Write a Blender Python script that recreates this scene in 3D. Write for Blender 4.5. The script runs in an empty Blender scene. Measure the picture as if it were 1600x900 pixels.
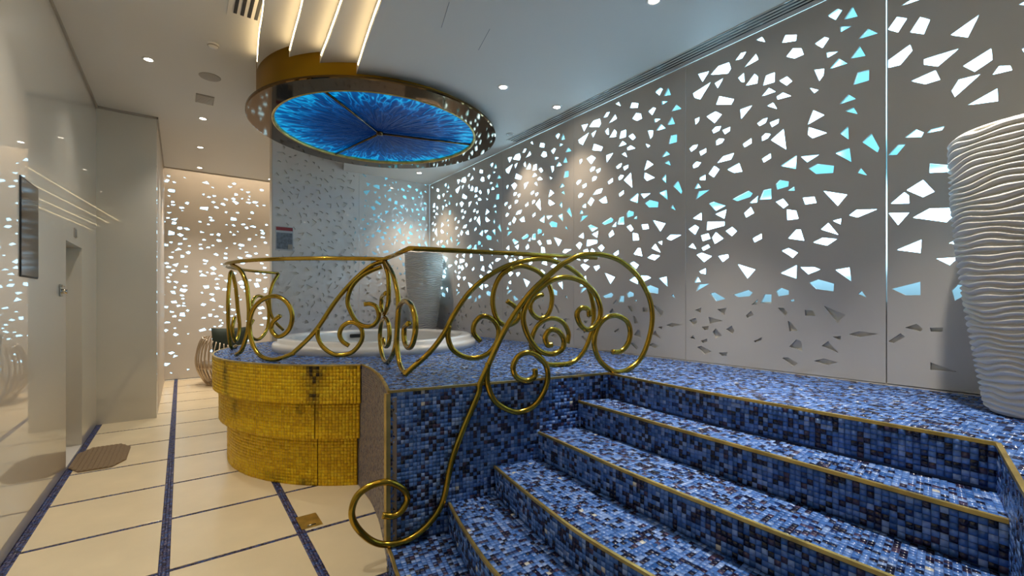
import bpy, bmesh, math, random
import numpy as np
from mathutils import Vector, Matrix
from mathutils.geometry import delaunay_2d_cdt

random.seed(7); rng = np.random.default_rng(11)
scene = bpy.context.scene
COL = scene.collection

# ------------------------------------------------------------------ camera, world, exposure
YAW = 0.63343
cam_d = bpy.data.cameras.new('camera'); cam = bpy.data.objects.new('camera', cam_d); COL.objects.link(cam)
cam.location = (0, 0, 1.71); cam.rotation_euler = (math.pi/2, 0, -YAW)
cam_d.sensor_width = 36; cam_d.lens = 704/1600*36; cam_d.shift_y = 0.0125; cam_d.clip_start = 0.02
scene.camera = cam
w = bpy.data.worlds.new('world'); scene.world = w; w.use_nodes = True
w.node_tree.nodes['Background'].inputs[0].default_value = (1, 0.95, 0.9, 1)
w.node_tree.nodes['Background'].inputs[1].default_value = 0.03
scene.view_settings.view_transform = 'Standard'; scene.view_settings.look = 'None'
scene.view_settings.gamma = 1; scene.view_settings.use_curve_mapping = False
scene.view_settings.exposure = 0.0
SPOT_W = 120.0          # ceiling downlights
COVE_E = 14.0          # warm cove strips
BACK_E = 11.0           # backlight behind the perforated panels
GLASS_E = 1.0          # blue glass of the medallion

# ------------------------------------------------------------------ materials
def srgb(r, g, b):
    f = lambda c: c/12.92 if c <= .04045 else ((c+.055)/1.055)**2.4
    return (f(r/255), f(g/255), f(b/255), 1)
def nt(m): return m.node_tree.nodes, m.node_tree.links
def mat(name, col, rough=.5, metal=0., spec=.5, coat=0., noise=None, bump=None, emit=None):
    m = bpy.data.materials.new(name); m.use_nodes = True; N, L = nt(m); b = N['Principled BSDF']
    b.inputs['Base Color'].default_value = col; b.inputs['Roughness'].default_value = rough
    b.inputs['Metallic'].default_value = metal; b.inputs['Specular IOR Level'].default_value = spec
    b.inputs['Coat Weight'].default_value = coat; b.inputs['Coat Roughness'].default_value = .015; b.inputs['Coat IOR'].default_value = 1.75
    tc = N.new('ShaderNodeTexCoord')
    if noise:
        sc, amt = noise
        n = N.new('ShaderNodeTexNoise'); n.inputs['Scale'].default_value = sc; n.inputs['Detail'].default_value = 4
        L.new(tc.outputs['Object'], n.inputs['Vector'])
        r = N.new('ShaderNodeValToRGB'); e = r.color_ramp.elements
        e[0].position = .3; e[1].position = .7
        e[0].color = tuple(c*(1-amt) for c in col[:3])+(1,); e[1].color = tuple(min(1, c*(1+amt)) for c in col[:3])+(1,)
        L.new(n.outputs['Fac'], r.inputs['Fac']); L.new(r.outputs['Color'], b.inputs['Base Color'])
    if bump:
        sc, st, di = bump
        n = N.new('ShaderNodeTexNoise'); n.inputs['Scale'].default_value = sc; n.inputs['Detail'].default_value = 3
        L.new(tc.outputs['Object'], n.inputs['Vector'])
        bp = N.new('ShaderNodeBump'); bp.inputs['Strength'].default_value = st; bp.inputs['Distance'].default_value = di
        L.new(n.outputs['Fac'], bp.inputs['Height']); L.new(bp.outputs['Normal'], b.inputs['Normal'])
    if emit:
        b.inputs['Emission Color'].default_value = emit[0]; b.inputs['Emission Strength'].default_value = emit[1]
    return m
def mosaic_mat(name, cols, rough=.14, metal=0., dirt=None, coat=0.):
    """colour of each tessera from the 'tint' attribute of its faces"""
    m = bpy.data.materials.new(name); m.use_nodes = True; N, L = nt(m); b = N['Principled BSDF']
    b.inputs['Roughness'].default_value = rough; b.inputs['Metallic'].default_value = metal
    b.inputs['Coat Weight'].default_value = coat; b.inputs['Coat Roughness'].default_value = .22; b.inputs['Coat IOR'].default_value = 1.7
    a = N.new('ShaderNodeAttribute'); a.attribute_name = 'tint'
    r = N.new('ShaderNodeValToRGB'); r.color_ramp.interpolation = 'CONSTANT'
    e = r.color_ramp.elements; tot = sum(c[1] for c in cols); acc = 0
    for i, (c, wgt) in enumerate(cols):
        if i < 2: el = e[i]; el.position = acc
        else: el = e.new(acc)
        el.color = c; acc += wgt/tot
    L.new(a.outputs['Fac'], r.inputs['Fac'])
    out = r.outputs['Color']
    if dirt:
        d = N.new('ShaderNodeAttribute'); d.attribute_name = 'dirt'
        mx = N.new('ShaderNodeMix'); mx.data_type = 'RGBA'
        L.new(d.outputs['Fac'], mx.inputs['Factor']); L.new(out, mx.inputs['A']); mx.inputs['B'].default_value = dirt
        out = mx.outputs['Result']
        mr = N.new('ShaderNodeMapRange'); mr.inputs['To Min'].default_value = rough; mr.inputs['To Max'].default_value = .6
        L.new(d.outputs['Fac'], mr.inputs['Value']); L.new(mr.outputs['Result'], b.inputs['Roughness'])
    L.new(out, b.inputs['Base Color'])
    return m
M = {}
M['panel_gloss'] = mat('glossy_panel', srgb(226, 224, 220), .3, coat=.7, noise=(1.3, .03))
M['panel'] = mat('perforated_panel', srgb(206, 202, 196), .38, noise=(1.3, .03))
M['wall'] = mat('polished_wall', srgb(208, 203, 190), .3, spec=.6, coat=1., noise=(.7, .04))
M['plain'] = mat('painted_wall', srgb(205, 197, 184), .45, noise=(1.1, .03))
M['ceiling'] = mat('ceiling_paint', srgb(222, 217, 208), .6, bump=(60, .05, .002))
M['backing'] = mat('panel_backing', srgb(225, 222, 214), .6)
M['tile'] = mat('cream_floor_tile', srgb(238, 220, 184), .22, noise=(2.3, .05), spec=.5)
M['grout'] = mat('floor_bed', srgb(70, 66, 80), .7)
M['grout_blue'] = mat('mosaic_grout', srgb(44, 70, 118), .6, noise=(40, .06))
M['grout_tan'] = mat('tan_grout', srgb(140, 126, 116), .6)
M['grout_gold'] = mat('gold_grout', srgb(160, 118, 10), .5)
M['brass'] = mat('brass_tube', srgb(186, 152, 56), .17, 1., noise=(5, .10))
M['trim'] = mat('brass_trim', srgb(204, 178, 104), .38, .85, noise=(9, .3))
M['dullsteel'] = mat('dull_metal', srgb(150, 142, 128), .3, 1.)
M['gold'] = mat('gold_drum', srgb(146, 106, 14), .4, .9)
M['bronze'] = mat('bronze_mirror', srgb(104, 80, 48), .05, 1.)
M['white'] = mat('white_acrylic', srgb(236, 232, 226), .2, coat=.3)
M['vase'] = mat('white_plaster', srgb(232, 227, 218), .55)
M['black'] = mat('black_slot', srgb(14, 14, 16), .5)
M['smoked'] = mat('smoked_glass', srgb(30, 27, 22), .1, spec=.15)
M['chrome'] = mat('chrome', srgb(205, 203, 198), .12, 1.)
M['champagne'] = mat('champagne_metal', srgb(196, 180, 158), .3, .9)
M['green'] = mat('green_cushion', srgb(38, 52, 46), .8, bump=(120, .3, .002))
M['grille'] = mat('grille_paint', srgb(168, 160, 148), .6)
M['mat'] = mat('brown_mat', srgb(134, 112, 84), .7, noise=(60, .15))
M['lamp'] = mat('lamp_lens', (1, 1, 1, 1), .3, emit=(srgb(255, 242, 222), 40))
M['led'] = mat('cove_led', (1, 1, 1, 1), .3, emit=(srgb(255, 226, 172), COVE_E))
M['paper'] = mat('poster_paper', srgb(190, 196, 200), .4)
M['red'] = mat('poster_red', srgb(150, 60, 66), .5)
M['photo'] = mat('poster_picture', srgb(112, 122, 134), .4, noise=(30, .35))
M['seam'] = mat('ceiling_seam', srgb(90, 96, 104), .7)
BLUES = [(srgb(74, 116, 188), 29), (srgb(98, 138, 208), 19), (srgb(50, 94, 164), 11), (srgb(134, 164, 220), 10), (srgb(16, 20, 48), 15),
         (srgb(40, 32, 60), 10), (srgb(28, 54, 110), 6), (srgb(70, 58, 86), 3), (srgb(206, 204, 194), .8)]
M['mosaic'] = mosaic_mat('blue_mosaic', BLUES, .2, coat=.2)
M['mosaic_floor'] = mosaic_mat('floor_strip_mosaic', [(srgb(62, 70, 118), 4), (srgb(74, 72, 108), 4), (srgb(42, 42, 74), 3), (srgb(98, 94, 126), 2), (srgb(66, 88, 146), 3)], .25)
M['mosaic_tan'] = mosaic_mat('taupe_mosaic', [(srgb(142, 130, 126), 4), (srgb(126, 118, 122), 4), (srgb(106, 102, 120), 3), (srgb(154, 138, 128), 2)], .3)
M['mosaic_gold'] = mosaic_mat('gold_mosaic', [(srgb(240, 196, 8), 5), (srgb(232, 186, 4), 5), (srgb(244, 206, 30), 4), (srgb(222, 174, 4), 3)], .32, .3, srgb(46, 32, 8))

def backlight_mat(name, strength, rules):
    """LED light box: white rows with cyan between them, fading out below the last row"""
    m = bpy.data.materials.new(name); m.use_nodes = True; N, L = nt(m)
    e = N['Principled BSDF']; e.inputs['Base Color'].default_value = srgb(130, 140, 140); e.inputs['Roughness'].default_value = .6
    tc = N.new('ShaderNodeTexCoord'); sp = N.new('ShaderNodeSeparateXYZ'); L.new(tc.outputs['Object'], sp.inputs[0])
    def math_(op, a, b=None):
        n = N.new('ShaderNodeMath'); n.operation = op
        for i, v in enumerate((a, b)):
            if v is None: continue
            if hasattr(v, 'links'): L.new(v, n.inputs[i])
            else: n.inputs[i].default_value = v
        return n.outputs[0]
    def ramp(v, a, b, x=0., y=1.):
        n = N.new('ShaderNodeMapRange'); n.interpolation_type = 'SMOOTHSTEP'
        L.new(v, n.inputs['Value']); n.inputs['From Min'].default_value = a; n.inputs['From Max'].default_value = b
        n.inputs['To Min'].default_value = x; n.inputs['To Max'].default_value = y
        return n.outputs[0]
    cy, st = rules(sp.outputs, math_, ramp)
    mx = N.new('ShaderNodeMix'); mx.data_type = 'RGBA'
    if hasattr(cy, 'links'): L.new(cy, mx.inputs['Factor'])
    else: mx.inputs['Factor'].default_value = cy
    mx.inputs['A'].default_value = (.42, .74, 1, 1); mx.inputs['B'].default_value = (.14, .70, .95, 1)
    L.new(mx.outputs['Result'], e.inputs['Emission Color'])
    L.new(math_('MULTIPLY', st, strength), e.inputs['Emission Strength'])
    return m
def rules_right(o, ma, ra):
    z = o['Z']; s = ma('FRACT', ma('DIVIDE', ma('SUBTRACT', 2.478+15.13, o['Y']), 1.513))
    band = ma('MULTIPLY', ra(z, 2.50, 2.60), ra(z, 2.88, 2.74))                       # gap between two LED rows
    lo = ra(z, 2.02, 1.86)
    side = ma('MULTIPLY', ra(s, .74, .84), ra(z, 2.45, 2.6))
    hi = ma('MAXIMUM', ma('MULTIPLY', band, .97), ma('MULTIPLY', side, .95))
    cy = ma('MAXIMUM', hi, lo)
    return ma('MAXIMUM', hi, ma('MULTIPLY', lo, .22)), ma('MULTIPLY', ra(z, 1.70, 1.9, .75, 1.), ma('SUBTRACT', 1., ma('MULTIPLY', cy, .935)))
def rules_back(o, ma, ra):
    x = o['X']; z = o['Z']
    return ra(z, 2.7, 3.0, .2, .75), ma('MULTIPLY', ra(x, 2.5, 3.8, .03, .13), ra(z, 2.3, 2.7, .3, 1.))
def rules_far(o, ma, ra):
    return 0.06, ra(o['Z'], .2, .9, .7, 1.)
M['backlight'] = backlight_mat('backlight_right', BACK_E, rules_right)
M['backlight_back'] = backlight_mat('backlight_back', BACK_E, rules_back)
M['backlight_far'] = backlight_mat('backlight_far', BACK_E*.35, rules_far)

def glass_mat():
    m = bpy.data.materials.new('blue_art_glass'); m.use_nodes = True; N, L = nt(m); b = N['Principled BSDF']
    b.inputs['Roughness'].default_value = .2; b.inputs['Base Color'].default_value = srgb(0, 10, 40); b.inputs['Specular IOR Level'].default_value = .04
    tc = N.new('ShaderNodeTexCoord'); sp = N.new('ShaderNodeSeparateXYZ'); L.new(tc.outputs['Object'], sp.inputs[0])
    def ma(op, a, c=None):
        n = N.new('ShaderNodeMath'); n.operation = op
        for i, v in enumerate((a, c)):
            if v is None: continue
            if hasattr(v, 'links'): L.new(v, n.inputs[i])
            else: n.inputs[i].default_value = v
        return n.outputs[0]
    ang = ma('ARCTAN2', sp.outputs['Y'], sp.outputs['X'])
    r = ma('SQRT', ma('ADD', ma('MULTIPLY', sp.outputs['X'], sp.outputs['X']), ma('MULTIPLY', sp.outputs['Y'], sp.outputs['Y'])))
    cb = N.new('ShaderNodeCombineXYZ'); L.new(ma('MULTIPLY', ang, 8.), cb.inputs[0]); L.new(ma('MULTIPLY', r, 2.2), cb.inputs[1])
    n = N.new('ShaderNodeTexNoise'); n.inputs['Scale'].default_value = 1.6; n.inputs['Detail'].default_value = 1.; n.inputs['Distortion'].default_value = .7
    L.new(cb.outputs[0], n.inputs['Vector'])
    ra = N.new('ShaderNodeValToRGB'); e = ra.color_ramp.elements; e[0].position = 0; e[0].color = (.0, .008, .05, 1)
    e[1].position = 1; e[1].color = (.006, .36, .70, 1)
    k = e.new(.35); k.color = (.0, .016, .075, 1); k = e.new(.68); k.color = (.0, .038, .16, 1); k = e.new(.86); k.color = (.0, .11, .36, 1)
    f = ma('ADD', ma('DIVIDE', r, 1.24), ma('SUBTRACT', ma('MULTIPLY', ma('POWER', ma('SUBTRACT', 1., ma('ABSOLUTE', ma('SUBTRACT', ma('MULTIPLY', n.outputs['Fac'], 2.), 1.))), 9.), .34), .13))
    L.new(f, ra.inputs['Fac']); L.new(ra.outputs['Color'], b.inputs['Emission Color']); b.inputs['Emission Strength'].default_value = GLASS_E
    bp = N.new('ShaderNodeBump'); bp.inputs['Strength'].default_value = .5; bp.inputs['Distance'].default_value = .03
    L.new(n.outputs['Fac'], bp.inputs['Height']); L.new(bp.outputs['Normal'], b.inputs['Normal'])
    return m
M['glass'] = glass_mat()

# ------------------------------------------------------------------ helpers
def mesh_obj(name, me, m, parent=None, world=True):
    o = bpy.data.objects.new(name, me); COL.objects.link(o)
    if m is not None and not me.materials: me.materials.append(m)
    if parent is not None:
        o.parent = parent
        if world: o.matrix_parent_inverse = Matrix.Translation(-parent.location)
    return o
def pyd(name, V, F, smooth=False):
    me = bpy.data.meshes.new(name); me.from_pydata([tuple(v) for v in V], [], [tuple(f) for f in F]); me.validate(); me.update()
    if smooth: me.polygons.foreach_set('use_smooth', [True]*len(me.polygons))
    return me
def tag(o, label, cat, group=None, kind=None):
    o['label'] = label; o['category'] = cat
    if group: o['group'] = group
    if kind: o['kind'] = kind
    return o
def empty(name, loc, label, cat, group=None, kind=None):
    o = bpy.data.objects.new(name, None); COL.objects.link(o); o.location = loc; o.empty_display_size = .1
    return tag(o, label, cat, group, kind)
def box_vf(x0, x1, y0, y1, z0, z1, bev=0.):
    bm = bmesh.new(); bmesh.ops.create_cube(bm, size=1)
    for v in bm.verts: v.co = Vector(((x0+x1)/2+v.co.x*(x1-x0), (y0+y1)/2+v.co.y*(y1-y0), (z0+z1)/2+v.co.z*(z1-z0)))
    if bev: bmesh.ops.bevel(bm, geom=bm.edges[:], offset=bev, segments=2, affect='EDGES', profile=.5)
    return bm
def box(name, x0, x1, y0, y1, z0, z1, m, parent=None, bev=0., world=True):
    bm = box_vf(x0, x1, y0, y1, z0, z1, bev); me = bpy.data.meshes.new(name); bm.to_mesh(me); bm.free()
    return mesh_obj(name, me, m, parent, world)
def smooth_path(P, n=5, closed=False):
    P = [Vector(p) for p in P]; out = []
    for i in range(len(P)-1):
        a = P[i-1] if i > 0 else P[0]*2-P[1]; b, c = P[i], P[i+1]; d = P[i+2] if i+2 < len(P) else P[-1]*2-P[-2]
        for k in range(n):
            t = k/n
            out.append(.5*((2*b)+(c-a)*t+(2*a-5*b+4*c-d)*t*t+(3*b-a-3*c+d)*t**3))
    out.append(P[-1]); return out
def tube(P, r, n=10, cap=True):
    P = [Vector(p) for p in P]; V = []; F = []
    T = [(P[min(i+1, len(P)-1)]-P[max(i-1, 0)]).normalized() for i in range(len(P))]
    N = T[0].orthogonal().normalized()
    for i, p in enumerate(P):
        N = (N-T[i]*N.dot(T[i])).normalized(); B = T[i].cross(N)
        for k in range(n):
            a = 2*math.pi*k/n; V.append(p+(N*math.cos(a)+B*math.sin(a))*r)
    for i in range(len(P)-1):
        for k in range(n): F.append((i*n+k, i*n+(k+1) % n, (i+1)*n+(k+1) % n, (i+1)*n+k))
    if cap: F.append(tuple(range(n-1, -1, -1))); F.append(tuple((len(P)-1)*n+k for k in range(n)))
    return V, F
def tube_obj(name, P, r, m, parent, n=10, world=True):
    V, F = tube(P, r, n); return mesh_obj(name, pyd(name, V, F, True), m, parent, world)
def lathe(name, prof, n=96, smooth=True):
    V = []; F = []
    for r, z in prof:
        for k in range(n): a = 2*math.pi*k/n; V.append((r*math.cos(a), r*math.sin(a), z))
    for i in range(len(prof)-1):
        for k in range(n): F.append((i*n+k, i*n+(k+1) % n, (i+1)*n+(k+1) % n, (i+1)*n+k))
    return pyd(name, V, F, smooth)
def area2(p): return sum(p[i][0]*p[(i+1) % len(p)][1]-p[(i+1) % len(p)][0]*p[i][1] for i in range(len(p)))/2
def holed_sheet(outer, holes, thick, fr):
    """flat sheet with real holes; fr maps (u, v, depth) to 3D. Front at depth 0, back at depth thick."""
    pts = []; edges = []; faces = []
    for poly in [outer]+holes:
        if area2(poly) < 0: poly = poly[::-1]
        i0 = len(pts); pts += [Vector(p) for p in poly]; ids = list(range(i0, i0+len(poly)))
        faces.append(ids); edges += [(ids[i], ids[(i+1) % len(ids)]) for i in range(len(ids))]
    v, e, f, ov, oe, of = delaunay_2d_cdt(pts, edges, faces, 1, 1e-5)
    n = len(v); V = [fr(p.x, p.y, 0) for p in v]+[fr(p.x, p.y, thick) for p in v]; F = []
    cnt = {}
    for t, o in zip(f, of):
        if any(q > 0 for q in o): continue
        F.append(tuple(t)); F.append(tuple(i+n for i in reversed(t)))
        for i in range(3):
            a, b = t[i], t[(i+1) % 3]; cnt[(a, b)] = 1
    for (a, b) in cnt:
        if (b, a) not in cnt: F.append((b, a, a+n, b+n))
    return V, F
def parse(s): return [[(v[i], v[i+1]) for i in range(0, len(v), 2)] for v in [list(map(float, p.split())) for p in s.split(';')]]
def prism(poly, z0, z1):
    n = len(poly)
    if area2(poly) < 0: poly = poly[::-1]
    V = [(x, y, z0) for x, y in poly]+[(x, y, z1) for x, y in poly]
    F = [tuple(range(n-1, -1, -1)), tuple(range(n, 2*n))]+[(i, (i+1) % n, n+(i+1) % n, n+i) for i in range(n)]
    return V, F
def prism_obj(name, poly, z0, z1, m, parent=None):
    V, F = prism(poly, z0, z1); return mesh_obj(name, pyd(name, V, F), m, parent)
def resample(P, n):
    P = np.array(P, float); d = np.r_[0, np.cumsum(np.linalg.norm(np.diff(P, axis=0), axis=1))]
    s = np.linspace(0, d[-1], n); return np.stack([np.interp(s, d, P[:, k]) for k in range(P.shape[1])], 1), d[-1]
def inside(poly, P):
    P = np.asarray(P); c = np.zeros(len(P), bool); n = len(poly)
    for i in range(n):
        x0, y0 = poly[i]; x1, y1 = poly[(i+1) % n]
        cond = (y0 > P[:, 1]) != (y1 > P[:, 1])
        with np.errstate(divide='ignore', invalid='ignore'):
            xx = (x1-x0)*(P[:, 1]-y0)/(y1-y0)+x0
        c ^= cond & (P[:, 0] < xx)
    return c

# ---- mosaic: every tessera is a small raised block given by the quad (N,4,3) it fills
CAMP = np.array([0, 0, 1.71]); FW = np.array([math.sin(YAW), math.cos(YAW), 0]); RT = np.array([math.cos(YAW), -math.sin(YAW), 0])
def px_size(Q, nrm):
    c = Q.mean(1)-CAMP; F = c@FW; R = c@RT; ok = F > .2
    Fs = np.where(ok, F, 1); x = R/Fs; y = c[:, 2]/Fs
    vis = ok & (abs(x) < 1.13) & (y > -.61) & (y < .67) & ((c*nrm).sum(1) < 0)
    ar = np.linalg.norm(np.cross(Q[:, 1]-Q[:, 0], Q[:, 3]-Q[:, 0]), axis=1)
    facing = abs((c*nrm).sum(1))/np.linalg.norm(c, axis=1)
    return np.where(vis, ar*facing/Fs**2, 0)
def tess(Q, h=.0022, gap=.06, tilt=.0009, tint=None):
    Q = np.asarray(Q, float); c = Q.mean(1, keepdims=True)
    nrm = np.cross(Q[:, 1]-Q[:, 0], Q[:, 3]-Q[:, 0]); nrm /= np.linalg.norm(nrm, axis=1, keepdims=True)
    base = c+(Q-c)*(1-gap); top = c+(Q-c)*(1-gap-.035)
    jit = rng.normal(0, tilt, (len(Q), 2))
    hh = h+np.stack([jit[:, 0]+jit[:, 1], -jit[:, 0]+jit[:, 1], -jit[:, 0]-jit[:, 1], jit[:, 0]-jit[:, 1]], 1)
    top = top+nrm[:, None, :]*hh[:, :, None]
    if tint is None: tint = rng.random(len(Q))
    return np.concatenate([base, top], 1), nrm, tint
FT = np.array([[4, 5, 6, 7], [0, 1, 5, 4], [1, 2, 6, 5], [2, 3, 7, 6], [3, 0, 4, 7]])
def tess_mesh(name, Q, dirt=None, **kw):
    B, nrm, tint = tess(Q, **kw); n = len(B)
    me = bpy.data.meshes.new(name)
    me.vertices.add(n*8); me.vertices.foreach_set('co', B.reshape(-1))
    idx = (FT[None]+np.arange(n)[:, None, None]*8).reshape(-1)
    me.loops.add(len(idx)); me.loops.foreach_set('vertex_index', idx)
    me.polygons.add(n*5); me.polygons.foreach_set('loop_start', np.arange(n*5)*4); me.polygons.foreach_set('loop_total', np.full(n*5, 4))
    me.update(calc_edges=True)
    at = me.attributes.new('tint', 'FLOAT', 'FACE'); at.data.foreach_set('value', np.repeat(tint, 5))
    if dirt is not None:
        at = me.attributes.new('dirt', 'FLOAT', 'FACE'); at.data.foreach_set('value', np.repeat(dirt, 5))
    return me
UNIT = []
def unit_tiles(mname):
    if not UNIT:
        q = np.array([[[-.5, -.5, 0], [.5, -.5, 0], [.5, .5, 0], [-.5, .5, 0]]])
        for i in range(24):
            me = tess_mesh('mosaic_tile', q, h=.08, tilt=.03, tint=np.array([(i+.5)/24])); me.materials.append(M[mname]); UNIT.append(me)
    return UNIT
def lay_mosaic(Qs, parent, mname, singles, minpx=9.):
    """the largest tesserae in view become parts of their own, the rest one joined part"""
    Q = np.concatenate(Qs); nrm = np.cross(Q[:, 1]-Q[:, 0], Q[:, 3]-Q[:, 0]); nrm /= np.linalg.norm(nrm, axis=1, keepdims=True)
    sz = px_size(Q, nrm); order = np.argsort(-sz); pick = order[:singles]
    keep = np.ones(len(Q), bool); keep[pick] = False
    U = unit_tiles(mname)
    for i in pick:
        q = Q[i]; c = q.mean(0); u = Vector(((q[1]-q[0])+(q[2]-q[3]))/2); v = Vector(((q[3]-q[0])+(q[2]-q[1]))/2); n = Vector(nrm[i])
        o = bpy.data.objects.new('mosaic_tile', U[rng.integers(len(U))]); COL.objects.link(o); o.parent = parent
        ul = u.length; vl = v.length; u.normalize(); v = n.cross(u)
        R = Matrix((u, v, n)).transposed().to_4x4()
        o.matrix_local = Matrix.Translation(Vector(c)-parent.location) @ R @ Matrix.Diagonal((ul, vl, .03, 1))
    o = mesh_obj('mosaic', tess_mesh('mosaic', Q[keep]), M[mname], parent); o['kind'] = 'stuff'
    return o
def quads_between(A, B, pitch):
    """quads filling the strip between two 3D polylines (same direction)"""
    _, la = resample(A, 3); _, lb = resample(B, 3); n = max(1, round(max(la, lb)/pitch))
    a, _ = resample(A, n+1); b, _ = resample(B, n+1)
    m = max(1, round(np.median(np.linalg.norm(b-a, axis=1))/pitch)); out = []
    for j in range(m):
        p = a+(b-a)*(j/m); q = a+(b-a)*((j+1)/m)
        out.append(np.stack([p[:-1], p[1:], q[1:], q[:-1]], 1))
    return np.concatenate(out)

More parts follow.
